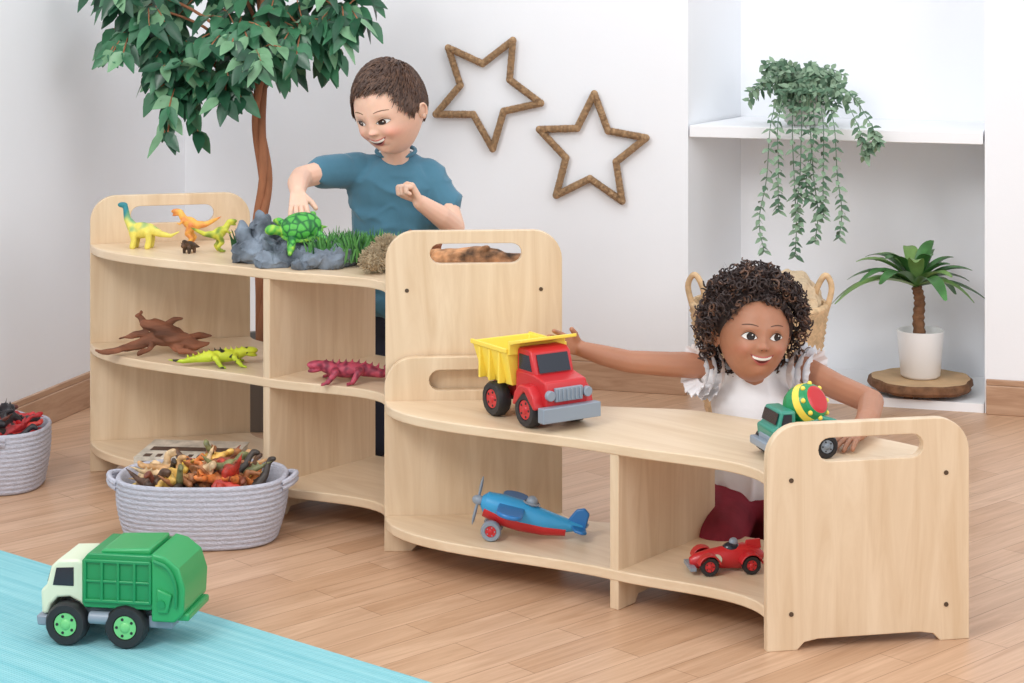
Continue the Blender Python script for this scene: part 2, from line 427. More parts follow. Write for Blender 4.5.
for i in range(26):
    a=i*2.39996; el=.32+.80*(i/26); L_=.26+random.uniform(-.02,.02)-.05*(i/26)
    d=V((cos(a)*cos(el),sin(a)*cos(el)*.6,sin(el)))
    if d.x>.3: L_*=.78
    m.leaf((-.010,0,.222),d,(0,0,1),L_,.040,random.uniform(.42,.66)*(1-.3*i/26),random.choice((0,0,1)),.22,10,palmshape)
m.fin('fronds',[M_palm,M_palm2],parent=pl,recalc=False,ang=80)

# ------------------------------------------------------------ trailing plant
M_tr1=pm('eucalyptus_leaf',(134,160,132),.6,ns=30,na=.2); M_tr2=pm('eucalyptus_leaf_dark',(86,118,92),.6,ns=30,na=.2)
hp=empty('trailing_plant',(.74,5.065,.6825))
m=MB(); m.lathe([(0,0),(.04,0),(.05,.01),(.056,.045),(.052,.078),(.047,.078),(.05,.05),(0,.05)],n=32); m.fin('pot',[pm('grey_pot',(205,203,198),.6)],parent=hp,ang=50)
m=MB(); st=MB()
def sprig(P):
    S=spline(P,6); st.tube(S,.0012,4)
    for j in range(1,len(S)):
        t=(S[j]-S[j-1]).normalized()
        for sgn in (-1,1):
            q=Matrix.Rotation(j*1.3+random.uniform(-.4,.4),3,t)@t.orthogonal().normalized()*sgn
            m.leaf(S[j],q+t*.4,(random.uniform(-.3,.3),-.6,.7),random.uniform(.017,.026),random.uniform(.011,.015),.2,random.choice((0,0,1)),.1,3)
for i in range(56):
    a=random.uniform(0,2*pi); r=random.uniform(.05,.15); z=random.uniform(-.02,.10)+.05
    if z<.04 and sin(a)>-.1: z=.06
    y=sin(a)*.09
    sprig([(0,0,.06),(cos(a)*r*.5,y*.5,.09+z*.4),(cos(a)*r,y,z)])
for (x,l,dx) in ((-.10,.30,-.03),(-.085,.20,0),(-.05,.31,.01),(-.03,.24,-.01),(-.01,.27,.02),(.02,.21,0),(.045,.26,.02),(.0,.17,-.02),(.1,.06,.03),(.13,.03,.02)):
    yy=-.155+x*-.29+random.uniform(-.02,0)
    sprig([(0,0,.06),(x*.6,yy*.6,.1),(x,yy,.02),(x+dx*.4,yy-.005,-l*.4),(x+dx,yy,-l*.75),(x+dx*.6,yy-.005,-l)])
st.fin('stems',[M_tr2],parent=hp); m.fin('leaves',[M_tr1,M_tr2],parent=hp,recalc=False,ang=80)

# ------------------------------------------------------------ wicker basket w/ throw behind girl
M_wick=pm('wicker',(212,180,140),.8,ns=60,na=.2,bump=.6,bs=120)
wb=empty('wicker_basket',(.575,4.66,0))
m=MB(); m.lathe([(0,.001),(.11,.001)]+[(.115+.045*k/40+(.004 if k%2 else 0),.004+.30*k/40) for k in range(41)]+[(.15,.305),(.145,.29),(.1,.02)],n=60,wob=lambda a,j:1+.012*sin(24*a+pi*(j//2%2)))
m.tube(spline([(-.15,0,.28),(-.165,0,.34),(-.15,-.02,.37),(-.13,-.02,.33),(-.135,0,.28)]),.007,8)
m.tube(spline([(.15,-.03,.28),(.165,-.03,.34),(.15,-.03,.37),(.13,-.02,.33),(.135,0,.28)]),.007,8)
m.fin('weave',[M_wick],parent=wb,ang=70)
m=MB()
for i in range(16):
    a=random.uniform(0,6.28); m.ell((cos(a)*.06+.035,sin(a)*.06,.3+random.uniform(-.02,.02)),(.065,.06,.045),rot=(random.random(),random.random(),0))
blob(m,'throw',[pm('fluffy_throw',(205,182,150),.95,ns=40,na=.2,bump=1,bs=90)],.006,4,parent=wb,disp=lambda v:v+V(noise.noise_vector(v*45))*.012)

# ------------------------------------------------------------ rope baskets
M_bask=pm('cotton_rope_grey',(188,188,200),.9,ns=90,na=.12,bump=.6,bs=160,stretch=(1,1,3))
def basket(loc,a,b_,h,rotz=0):
    par=empty('rope_basket',loc,(0,0,rotz))
    n=13; prof=[(0,.001),(.86,.001)]
    for k in range(n):
        for q in range(4):
            t=(k+q/4)/n; r=.88+.12*sin(min(1,t*1.3)*pi/2); bul=(0,.014,.018,.011)[q]
            prof.append((r+bul,.002+h*t))
    prof+=[(.99,h+.003),(.95,h),(.93,h*.6),(.86,.012),(0,.01)]
    m=MB(); m.lathe(prof,n=72,sx=a,sy=b_,p=2.6); m.fin('coils',[M_bask],parent=par,ang=80)
    m=MB()
    for s in (-1,1):
        for dz in (0,.009):
            m.tube(spline([(s*a*.97,-b_*.38,h*.86+dz),(s*(a+.010),-b_*.25,h*.9+dz),(s*(a+.018),0,h*.93+dz),(s*(a+.010),b_*.25,h*.9+dz),(s*a*.97,b_*.38,h*.86+dz)]),.0055,8)
    m.fin('handles',[M_bask],parent=par)
    return par
B1=basket((-.590,3.815,0),.160,.112,.120); B2=basket((-1.080,4.19,0),.105,.108,.125,pi/2)

# ------------------------------------------------------------ toy creatures
def quadr(mb,kind,s=1,M=None):
    mb.M=(M or Matrix())@Matrix.Scale(s,4)
    c=mb.chain
    if kind=='saur':
        mb.ell((0,0,.037),(.027,.015,.017)); c([(-.018,0,.042),(-.03,0,.06),(-.034,0,.085)],[.012,.0075,.0055]); mb.ell((-.04,0,.089),(.011,.006,.006))
        c([(.018,0,.04),(.042,0,.03),(.062,.004,.026),(.078,.01,.034)],[.012,.007,.004,.0015])
        for x in (-.015,.017):
            for y in (-.01,.01): c([(x,y,.034),(x+.003,y*1.2,.018),(x,y*1.2,.004)],[.009,.006,.0065])
    elif kind=='thero':
        mb.ell((0,0,.045),(.02,.011,.014),(0,.5,0)); c([(-.014,0,.052),(-.022,0,.066)],[.009,.007]); mb.ell((-.031,0,.071),(.014,.007,.006)); mb.ell((-.032,0,.064),(.011,.006,.003),(0,-.2,0))
        c([(.014,0,.042),(.035,0,.044),(.055,0,.054),(.07,0,.062)],[.01,.006,.004,.001])
        for y in (-.009,.009):
            c([(.004,y,.042),(-.004,y*1.3,.024),(.006,y*1.3,.014),(.0,y*1.3,.004),(-.01,y*1.3,.003)],[.0095,.006,.0045,.004,.003]); c([(-.014,y,.052),(-.022,y*1.1,.044),(-.028,y,.047)],[.003,.0022,.0015])
    elif kind=='liz':
        mb.ell((0,0,.018),(.033,.014,.012)); c([(.025,0,.02),(.036,0,.024)],[.011,.009]); mb.ell((.047,0,.026),(.016,.0105,.007)); mb.ell((.048,0,.019),(.014,.009,.004),(0,.2,0))
        c([(-.025,0,.018),(-.05,.006,.013),(-.075,-.002,.011),(-.1,.012,.012)],[.011,.007,.004,.0015])
        for x,s2 in ((.02,1),(-.018,-1)):
            for y in (-1,1):
                c([(x,y*.01,.018),(x-.002*s2,y*.024,.018),(x+.01,y*.029,.005)],[.007,.0055,.004])
                for q in (-.5,0,.5): c([(x+.01,y*.029,.004),(x+.019,y*(.03)+q*.012,.002)],[.0025,.0015])
        for i in range(11): x=.035-i*.01; mb.tube([(x,0,.028-max(0,-x-.01)*.17),(x-.003,0,.036-max(0,-x-.01)*.2)],[.003,.0006],5)
    elif kind=='tri':
        mb.ell((0,0,.03),(.03,.017,.018)); mb.ell((-.034,0,.032),(.015,.01,.01)); mb.ell((-.024,0,.042),(.004,.018,.016),(0,-.4,0))
        for y in (-.007,.007): mb.tube([(-.036,y,.04),(-.052,y,.05)],[.003,.0005],6)
        c([(.025,0,.03),(.05,0,.02),(.068,0,.016)],[.011,.006,.001])
        for x in (-.017,.017):
            for y in (-.011,.011): c([(x,y,.025),(x,y*1.1,.004)],[.008,.0065])
    mb.M=None
M_paint=pm('painted_toy_animal',(255,255,255),.5,attr=True,ns=60,na=.12,bump=.3,bs=300)
def lerp3(a,b,t):
    t=max(0,min(1,t)); return tuple(a[i]*(1-t)+b[i]*t for i in range(3))
def critter(name,kind,loc,rotz,s,colfn,vox=.0016):
    m=MB(); quadr(m,kind,s)
    return blob(m,name,[M_paint],vox,3,loc=loc,rot=(0,0,radians(rotz)),colfn=colfn)
def nz(v,f): return noise.noise(v*f)
critter('toy_dinosaur','saur',(-.785,4.235,.49),-8,1.02,lambda v:lerp3((226,212,96),(40,130,140),(v.z-.045)/.03+nz(v,60)) )
critter('toy_dinosaur','thero',(-.69,4.295,.49),-10,.98,lambda v:lerp3((240,180,84),(220,132,70),nz(v,70)*1.5+.4))
critter('toy_dinosaur','thero',(-.612,4.18,.49),205,.88,lambda v:lerp3((206,206,70),(120,144,50),nz(v,80)*1.6+.3))
critter('toy_dinosaur','tri',(-.672,4.165,.49),60,.52,lambda v:lerp3((96,66,44),(60,44,30),nz(v,90)+.5),.0011)
critter('toy_lizard','liz',(-.585,4.06,.277),12,1.1,lambda v:(40,40,30) if nz(v,70)>.33 else lerp3((176,206,50),(210,220,60),v.z*40))
critter('toy_crocodile','liz',(-.32,3.905,.277),183,1.28,lambda v:lerp3((186,72,94),(126,42,64),nz(v,110)*1.8+.3))

def pile(name,par,a,b_,z,n,cols):
    kinds=['saur','thero','liz','tri']; g={k:None for k in kinds}
    for k in kinds:
        m=MB(); quadr(m,k,1.0); g[k]=blobgeo(m,.0028,2)
    out=MB()
    for i in range(n):
        k=random.choice(kinds); r=sqrt(random.random()); th=random.uniform(0,6.28)
        x=cos(th)*r*(a-.035); y=sin(th)*r*(b_-.03); zz=z+.034*(1-r)+random.uniform(-.015,.008)
        Mx=Matrix.Translation((x,y,zz))@Euler((random.choice((-1.4,1.4,0,.6,0)),random.uniform(-.5,.5),random.uniform(0,6.28))).to_matrix().to_4x4()@Matrix.Translation((0,0,-.03))
        vs,fs=g[k]; vs2=[Mx@v for v in vs]; lim=max((v.x/(a*.93))**2+(v.y/(b_*.9))**2 for v in vs2)
        if lim>1:
            q=1/sqrt(lim); cxy=V((x*(1-q),y*(1-q),0)); vs2=[v-cxy for v in vs2]
        lim=max((v.x/(a*.93))**2+(v.y/(b_*.9))**2 for v in vs2)
        if lim>1:
            q=1/sqrt(lim); vs2=[V((v.x*q,v.y*q,v.z)) for v in vs2]
        out.add(vs2,fs,i%len(cols))
    mats=[pm('toy_paint_%d'%i,c,.45,ns=70,na=.45) for i,c in enumerate(cols)]
    o=out.fin(name,mats,recalc=False,ang=70); o.location=par.location; return o
cs=[(214,124,64),(180,60,48),(224,190,90),(60,50,44),(120,120,80),(160,104,66),(206,160,110),(130,70,50),(226,180,90),(90,64,48),(210,180,140)]
pile('toy_dinosaur_pile',B1,.160,.112,.104,56,cs)
pile('toy_dinosaur_pile',B2,.105,.105,.108,32,[(196,36,42),(170,36,40),(40,36,40),(206,60,50),(110,60,50),(60,50,50)])

# ------------------------------------------------------------ rocks, turtle, grass, moss, logs, driftwood
M_rock=pm('slate_rock',(112,122,134),.75,ns=22,na=.6,bump=1,bs=50)
m=MB()
for (x,y,z,rx,ry,rz) in [(-.52,4.05,.50,.055,.05,.03),(-.51,4.07,.54,.026,.03,.045),(-.545,4.06,.53,.018,.02,.03),(-.45,4.03,.50,.06,.05,.022),(-.425,4.065,.515,.055,.045,.042),(-.38,4.02,.505,.055,.04,.03),(-.34,3.99,.50,.04,.04,.025),(-.47,3.98,.495,.05,.03,.016),(-.4,3.95,.495,.045,.025,.016),(-.325,4.06,.51,.045,.04,.03),(-.48,4.1,.53,.03,.03,.03),(-.36,3.955,.5,.03,.025,.022),(-.495,4.03,.51,.02,.03,.03)]:
    m.ell((x,y,max(z,.49+rz*.55)),(rx,ry,rz),rot=(random.uniform(-.3,.3),random.uniform(-.3,.3),random.random()),nu=8,nv=5)
def rd(v):
    w=noise.voronoi(v*38)[0]; q=v+V(noise.noise_vector(v*35))*.010+V((0,0,1))*(.014*(w[1]-w[0]))+V(noise.noise_vector(v*90))*.005
    q.z=max(q.z,.4905); return q
vs,fs=blobgeo(m,.0032,1); o=MB(); o.add(vs,fs); o.fin('slate_rocks',[M_rock],disp=rd,ang=16,recalc=False)
tm=MB(); tm.ell((0,0,.018),(.036,.028,.021)); tm.ell((0,0,.008),(.039,.031,.008)); tm.cap((-.033,0,.014),.008,(-.045,0,.02),.008); tm.ell((-.052,0,.022),(.012,.009,.009))
for x in (-.022,.024):
    for s in (-1,1): tm.chain([(x,s*.02,.01),(x*1.3,s*.038,.006),(x*1.5,s*.047,.002)],[.008,.007,.004])
tm.cap((.035,0,.008),.004,(.047,0,.006),.001)
tm.v=[tuple(V(v)*1.18) for v in tm.v]
def tc_(v):
    if v.z<.014 or v.x<-.042: return lerp3((70,160,60),(160,205,70),nz(v,130)+.5)
    w=noise.voronoi(v*62)[0]; return lerp3((24,100,46),(84,180,70),(w[1]-w[0])*6-.3)
blob(tm,'toy_turtle',[M_paint],.0018,3,loc=(-.425,4.03,.547),rot=(radians(30),radians(-8),radians(20)),colfn=tc_)
M_gr=pm('artificial_grass',(84,146,70),.6); M_gr2=pm('artificial_grass_dark',(46,96,52),.6)
m=MB()
for i in range(760):
    cx,cy=random.choice(((-.375,3.99),(-.33,4.02),(-.29,4.01),(-.345,4.05),(-.31,3.98),(-.27,4.04),(-.36,4.04)))
    x=cx+random.gauss(0,.012); y=cy+random.gauss(0,.012)
    m.leaf((x,y,.50),(random.gauss(0,.35),random.gauss(0,.35),1),(0,-1,.1),random.uniform(.035,.068),.0042,random.uniform(-.0,.15),random.choice((0,0,1)),.1,3)
for i in range(160):
    x=-.55+random.gauss(0,.008); y=4.12+random.gauss(0,.01); m.leaf((x,y,.491),(random.gauss(0,.25),random.gauss(0,.25),1),(0,-1,.1),random.uniform(.03,.07),.004,.1,1,.1,3)
m.fin('artificial_grass',[M_gr,M_gr2],recalc=False,ang=80)
M_dry=pm('dried_moss',(176,158,130),.95,ns=60,na=.3)
m=MB()
def fuzz(c,r,n,L_):
    m.ell(c,(r*.8,r*.8,r*.85),nu=14,nv=10)
    for i in range(n):
        d=V((random.gauss(0,1),random.gauss(0,1),random.gauss(0,1))).normalized()
        p=V(c)+d*r*.75; d2=(d+V((random.gauss(0,.5),random.gauss(0,.5),random.gauss(0,.5)))).normalized()
        if (p+d2*L_).z<.492: continue
        m.tube([p,p+d2*L_*.5+V((random.gauss(0,.002),0,random.gauss(0,.002))),p+d2*L_],[.0011,.0009,.0004],4)
fuzz((-.245,3.93,.524),.033,900,.016); fuzz((-.27,3.89,.514),.024,400,.014)
m.fin('dried_moss_ball',[M_dry],recalc=False,ang=80)
M_drift=pm('driftwood',(134,84,60),.8,ns=14,na=.6,bump=1,bs=40,stretch=(.5,2,2)); M_pale=pm('birch_log',(176,128,90),.8,ns=30,na=.9,bump=1,bs=50)
def drift(name,parts,loc,mat,rz=0,amp=.004):
    m=MB()
    for P,R in parts: m.chain(P,R)
    vs,fs=blobgeo(m,.0022,1); o=MB(); o.add(vs,fs)
    return o.fin(name,[mat],loc=loc,rot=(0,0,rz),ang=40,recalc=False,disp=lambda v:v+V(noise.noise_vector(V((v.x*30,v.y*90,v.z*90))))*amp)
drift('driftwood',[([(-.115,-.02,.008),(-.08,-.015,.012),(-.045,0,.018),(-.02,0,.03)],[.004,.007,.010,.012]),
 ([(-.03,0,.062),(-.01,.005,.058),(.01,0,.045),(.04,-.005,.03),(.075,-.01,.02),(.1,-.012,.022)],[.010,.016,.020,.020,.013,.005]),
 ([(-.02,0,.03),(.01,0,.032),(.04,.01,.026)],[.010,.015,.014]),
 ([(-.03,.01,.06),(-.045,.01,.078),(-.04,.005,.088)],[.008,.006,.003]),
 ([(.01,.005,.055),(.03,.01,.07),(.045,.01,.072)],[.008,.006,.003]),
 ([(-.03,.0,.045),(-.055,0,.038),(-.085,.01,.03)],[.008,.006,.003]),
 ([(-.06,-.01,.014),(-.1,-.035,.010),(-.125,-.04,.014)],[.006,.005,.002]),
 ([(.05,0,.03),(.08,.012,.036),(.105,.015,.034)],[.009,.007,.003]),([(.03,-.01,.02),(.05,-.03,.012),(.085,-.04,.009)],[.009,.007,.004]),([(-.01,0,.03),(-.02,-.02,.012),(-.04,-.03,.007)],[.009,.006,.004])],(-.735,4.17,.279),M_drift)
drift('birch_log',[([(-.08,0,.022),(0,0,.03),(.09,0,.025)],[.02,.026,.022]),([(0,0,.04),(.03,-.01,.055)],[.01,.006]),([(-.08,.01,.03),(-.13,.02,.035)],[.012,.006])],(-.07,3.86,.492),M_pale,-.5)
drift('driftwood',[([(-.05,0,.02),(0,0,.034),(.05,0,.042)],[.012,.017,.011]),([(.0,0,.03),(-.03,.02,.055)],[.012,.008])],(-.19,4.0,.492),M_drift,-.6)
# dinosaur picture book on the lowest shelf
M_mag=pm('book_cover',(214,205,190),.5,ns=40,na=.3,stretch=(1,.6,1)); M_pap=pm('paper',(235,232,225),.7); M_ink=pm('ink',(90,70,60),.6)
mg=empty('picture_book',(-.655,4.10,.0672),(0,0,radians(-6)))
m=MB(); m.box((0,0,.0145),(.196,.146,.026)); m.fin('pages',[M_pap],parent=mg,bevel=.001)
m=MB(); m.box((0,0,.0285),(.202,.152,.002)); m.box((0,0,.001),(.202,.152,.002)); m.box((0,-.0755,.015),(.202,.002,.03)); m.fin('cover',[M_mag],parent=mg)
m=MB(); x=-.09
for w_ in (.024,.018,.018,.02,.016,.02,.018,.02):
    m.box((x+w_/2,-.055,.0299),(w_*.6,.022,.0008)); m.box((x+w_/2,-.0768,.015),(w_*.6,.0008,.016)); x+=w_+.003
m.box((0,.0,.0299),(.17,.03,.0006)); m.fin('lettering',[M_ink],parent=mg)

# ------------------------------------------------------------ toy vehicles
def P_(n,c,**k): return pm(n,c,k.pop('rough',.35),coat=k.pop('coat',.15),**k)
R_=P_('red_plastic',(200,40,46)); Yl=P_('yellow_plastic',(250,220,84)); Bk=P_('tyre_black',(34,34,38),rough=.55); Gy=P_('grey_blue_plastic',(140,152,166)); Dk=P_('window_dark',(36,42,54),rough=.2)
Gr=P_('green_plastic',(26,142,84)); GrL=P_('light_green_plastic',(120,206,130)); Cr=P_('cream_plastic',(222,232,206)); Bl=P_('blue_plastic',(56,158,212)); BlD=P_('blue_dark_plastic',(40,118,186))
def wheel(m,x,y,r,w,hub,tyre=0,side=1):
    s=side
    prof=[(r*.55,-w/2),(r*.9,-w/2),(r,-w*.3),(r,w*.3),(r*.9,w/2),(r*.6,w/2),(r*.56,w*.38),(0,w*.36)]
    vs=[];fs=[];n=28
    for j,(rr,t) in enumerate(prof):
        for i in range(n):
            a=2*pi*i/n; rr2=rr*(1+(.02 if i%2 and 1<=j<=4 else 0)); vs.append((x+rr2*cos(a),y+s*t,r+rr2*sin(a)))
    for j in range(len(prof)-1):
        for i in range(n): fs.append((j*n+i,j*n+(i+1)%n,(j+1)*n+(i+1)%n,(j+1)*n+i))
    m.add(vs,fs,tyre)
    m.cyl((x,y+s*w*.38,r),(0,1,0),r*.54,w*.12,hub); m.ell((x,y+s*w*.42,r),(r*.26,w*.14,r*.26),mi=hub,nu=12,nv=8)
    for k in range(5):
        a=k*2*pi/5; m.cyl((x+cos(a)*r*.4,y+s*w*.44,r+sin(a)*r*.4),(0,1,0),r*.07,w*.06,tyre,8)
# dump truck
dt=empty('toy_dump_truck',(.043,3.582,.2803),(0,0,radians(-57)))
m=MB()
for x in (-.055,.053):
    for s in (-1,1): wheel(m,x,s*.048,.031,.026,1,0,s)
m.cyl((-.055,0,.031),(0,1,0),.006,.09,0); m.cyl((.053,0,.031),(0,1,0),.006,.09,0)
m.fin('wheels',[Bk,R_],parent=dt)
m=MB()
m.box((-.01,0,.044),(.19,.05,.02),mi=0)
m.prism([(.0,.04),(.098,.04),(.101,.066),(.094,.084),(.054,.092),(.0,.092)],-.044,.044,0)
m.prism([(.002,.088),(.06,.088),(.048,.126),(.038,.133),(.008,.133),(.002,.128)],-.042,.042,0)
for s in (-1,1):
    m.prism([(.016,.035),(.024,.060),(.040,.074),(.066,.074),(.083,.060),(.09,.036),(.083,.036),(.053,.064),(.024,.036)],s*.036,s*.063,0)
m.fin('cab_body',[R_],parent=dt,bevel=.005)
m=MB()
m.prism([(.0605,.093),(.062,.093),(.0510,.124),(.0495,.124)],-.033,.033,0)
for s in (-1,1): m.prism([(.01,.095),(.050,.095),(.041,.122),(.01,.122)],s*.0415,s*.0432,0)
m.fin('windows',[Dk],parent=dt,bevel=.0005)
m=MB(); m.box((.106,0,.030),(.018,.122,.026),mi=0); m.box((.102,0,.062),(.007,.058,.024),mi=0)
for i in range(6): m.box((.106,-.022+i*.0088,.062),(.005,.003,.020),mi=0)
for s in (-1,1): m.cyl((.103,s*.039,.062),(1,0,0),.009,.01,0,16)
m.fin('bumper_grille',[Gy],parent=dt,bevel=.0025)
m=MB()
def shell(m,x0,x1,z0,z1,w0,w1,t,mi):
    o=[(x0+.012,-w0,z0),(x1-.004,-w0,z0),(x1-.004,w0,z0),(x0+.012,w0,z0)]; tpt=[(x0,-w1,z1),(x1,-w1,z1),(x1,w1,z1),(x0,w1,z1)]
    i1=[(x0+t,-w1+t,z1),(x1-t,-w1+t,z1),(x1-t,w1-t,z1),(x0+t,w1-t,z1)]; i0=[(x0+.012+t,-w0+t,z0+t),(x1-.004-t,-w0+t,z0+t),(x1-.004-t,w0-t,z0+t),(x0+.012+t,w0-t,z0+t)]
    f=[(3,2,1,0),(12,13,14,15)]
    for k in range(4):
        q=(k+1)%4; f+=[(k,q,4+q,4+k),(4+k,4+q,8+q,8+k),(8+k,8+q,12+q,12+k)]
    m.add(o+tpt+i1+i0,f,mi)
shell(m,-.115,.0,.062,.128,.048,.064,.005,0)
m.prism([(-.004,.118),(.0,.143),(.042,.152),(.042,.146),(.006,.137),(.004,.118)],-.06,.06,0)
for s in (-1,1):
    m.box((-.058,s*.0635,.126),(.118,.006,.008),mi=0)
    for x in (-.09,-.058,-.026): m.prism([(x-.003,.064),(x+.003,.064),(x+.003,.12),(x-.003,.12)],s*.05,s*.064,0)
m.fin('tipper_bed',[Yl],parent=dt,bevel=.0015)
# garbage truck
gt=empty('toy_garbage_truck',(-.650,3.235,.0083),(0,0,radians(171)))
m=MB()
for x in (-.047,.052):
    for s in (-1,1): wheel(m,x,s*.050,.034,.026,1,0,s)
m.cyl((-.047,0,.034),(0,1,0),.007,.1,0); m.cyl((.052,0,.034),(0,1,0),.007,.1,0)
m.fin('wheels',[Bk,GrL],parent=gt)
m=MB(); m.box((-.0,0,.043),(.2,.06,.02)); m.prism([(.086,.028),(.102,.028),(.104,.044),(.084,.044)],-.054,.054); m.box((-.1,0,.04),(.04,.09,.02)); m.cyl((-.005,.052,.045),(1,0,0),.01,.04); m.cyl((-.005,-.052,.045),(1,0,0),.01,.04); m.fin('chassis',[Gy],parent=gt,bevel=.003)
m=MB(); m.prism([(.028,.06),(.033,.066),(.05,.074),(.07,.072),(.082,.06),(.086,.045),(.097,.045),(.099,.082),(.089,.092),(.081,.122),(.070,.132),(.036,.134),(.026,.128),(.024,.07)],-.048,.048); m.fin('cab',[Cr],parent=gt,bevel=.008)
m=MB()
for s in (-1,1): m.prism([(.043,.092),(.078,.092),(.072,.120),(.043,.122)],s*.0475,s*.0492)
m.prism([(.0898,.094),(.0915,.094),(.0838,.120),(.082,.120)],-.038,.038); m.fin('windows',[Dk],parent=gt,bevel=.0006)
m=MB()
m.prism([(-.088,.062),(.022,.062),(.026,.07),(.026,.136),(.016,.148),(-.09,.148),(-.095,.14),(-.095,.07)],-.057,.057)
for x in (-.088,-.062,-.035,-.008,.02):
    for s in (-1,1): m.box((x,s*.0585,.105),(.005,.006,.066))
for s in (-1,1):
    m.box((-.034,s*.0585,.074),(.11,.006,.006)); m.box((-.034,s*.0585,.137),(.11,.006,.006)); m.box((-.034,s*.0582,.105),(.11,.004,.005))
m.fin('body',[Gr],parent=gt,bevel=.004)
m=MB(); m.prism([(-.09,.045),(-.128,.045),(-.143,.06),(-.145,.1),(-.135,.131),(-.112,.148),(-.09,.153)],-.060,.060)
m.prism([(-.1,.06),(-.118,.06),(-.126,.09),(-.1,.1)],-.065,.065); m.prism([(-.085,.146),(.0,.146),(-.005,.153),(-.085,.157)],-.048,.048)
m.box((-.136,0,.052),(.028,.105,.012)); m.fin('hopper',[P_('green_hopper',(44,160,94))],parent=gt,bevel=.006)
m=MB()
for s in (-1,1):
    m.tube(spline([(-.095,s*.0635,.142),(-.118,s*.0645,.132),(-.131,s*.0645,.105),(-.131,s*.0635,.07)]),.0028,8); m.cyl((-.108,s*.0655,.075),(0,1,0),.007,.004)
m.fin('hopper_arms',[Gr],parent=gt)
# mixer truck
mt=empty('toy_mixer_truck',(.468,3.315,.2803),(0,0,radians(196)))
m=MB()
for x in (-.04,.035):
    for s in (-1,1): wheel(m,x,s*.034,.02,.018,1,0,s)
m.fin('wheels',[Bk,Gy],parent=mt)
m=MB(); m.box((-.005,0,.03),(.12,.045,.016)); m.box((.058,0,.022),(.012,.078,.014)); m.fin('chassis',[Gy],parent=mt,bevel=.003)
m=MB(); m.prism([(.012,.03),(.052,.03),(.054,.05),(.044,.054),(.038,.080),(.012,.080)],-.034,.034)
for s in (-1,1): m.prism([(-.065,.036),(.015,.036),(.01,.054),(-.035,.070),(-.065,.060)],s*.022,s*.034)
m.fin('cab',[P_('mixer_cab_green',(50,140,120))],parent=mt,bevel=.004)
m=MB()
for s in (-1,1): m.prism([(.02,.058),(.038,.058),(.034,.075),(.02,.075)],s*.0338,s*.0352)
m.prism([(.0455,.058),(.0468,.058),(.0412,.076),(.040,.076)],-.028,.028); m.fin('windows',[Dk],parent=mt)
m=MB()
ax=(Matrix.Rotation(radians(-196),3,'Z')@V((.62,-.62,.48))).normalized(); c0=V((-.018,.0,.080)); tot=.066
segs=[(-.5,.012,0),(-.44,.022,0),(-.3,.030,0),(-.12,.0345,0),(.10,.0350,0),(.10,.0355,1),(.28,.0325,1),(.28,.032,0),(.40,.028,0),(.46,.024,0),(.46,.0235,2),(.5,.018,2),(.51,.0,2)]
for i in range(len(segs)-1):
    a,b_=segs[i],segs[i+1]
    if a[0]==b_[0]: continue
    m.tube([c0+ax*a[0]*tot,c0+ax*b_[0]*tot],[a[1],max(b_[1],.001)],26,a[2])
u=ax.orthogonal().normalized(); w=ax.cross(u)
for k in range(8):
    a=k*pi/4; m.ell(c0+ax*.37*tot+(u*cos(a)+w*sin(a))*.0295,(.0042,.0042,.0042),mi=1,nu=8,nv=6)
m.fin('drum',[Gr,Yl,R_],parent=mt)
# airplane (nose toward -x, tail low)
ap=empty('toy_airplane',(.02,3.575,.0672),(0,0,radians(-6)))
af=empty('airframe',(0,0,0),(0,radians(13),0)); af.parent=ap; af.location=(0,0,-.0045)
m=MB(); pr=[(-.088,.010,.05),(-.08,.019,.05),(-.05,.024,.047),(-.01,.024,.045),(.03,.019,.044),(.07,.012,.046),(.098,.006,.049)]
m.tube([(x,0,z) for x,r,z in pr],[r for x,r,z in pr],20)
m.fin('fuselage_top',[Bl],parent=af)
m=MB(); m.tube([(x,0,z-.008) for x,r,z in pr[1:-1]],[r*.93 for x,r,z in pr[1:-1]],20); m.fin('fuselage_belly',[R_],parent=af)
m=MB(); pts=[]
for s in (-1,1):
    for k in range(7):
        a=radians(-90+k*30); pts.append((-.032+.024*(sin(a) if s>0 else -sin(a)),s*(.062+.02*cos(a))))
m.prism(pts,.052,.060,0,axis='z')
m.prism([(.066,.05),(.08,.078),(.094,.084),(.105,.076),(.104,.048)],-.004,.004)
tp_=[(.075,.0),(.085,.032),(.1,.036),(.108,.028),(.104,0),(.108,-.028),(.1,-.036),(.085,-.032)]; m.prism(tp_,.045,.051,0,axis='z')
m.fin('wings_tail',[BlD],parent=af,bevel=.003)
m=MB(); m.ell((-.094,0,.05),(.012,.009,.009))
for s in (-1,1): m.ell((-.095,s*.004,.05+s*.022),(.003,.008,.022),(s*.18,0,0))
m.fin('propeller',[Gy],parent=af)
m=MB()
for s in (-1,1):
    m.M=Matrix.Translation((-.055,0,0)); wheel(m,0,s*.026,.018,.013,1,0,s); m.M=None
m.cyl((-.055,0,.018),(0,1,0),.004,.05,0); m.fin('wheels',[Gy,R_],parent=ap)
m=MB(); m.box((-.05,0,.036),(.02,.02,.032)); m.fin('strut',[R_],parent=ap,bevel=.003)
m=MB(); m.lathe([(.0131,0),(.016,.002),(.0131,.004)],c=(.0,0,.067),n=20); m.ell((0,0,.07),(.011,.011,.012)); m.fin('cockpit',[Gy],parent=af)
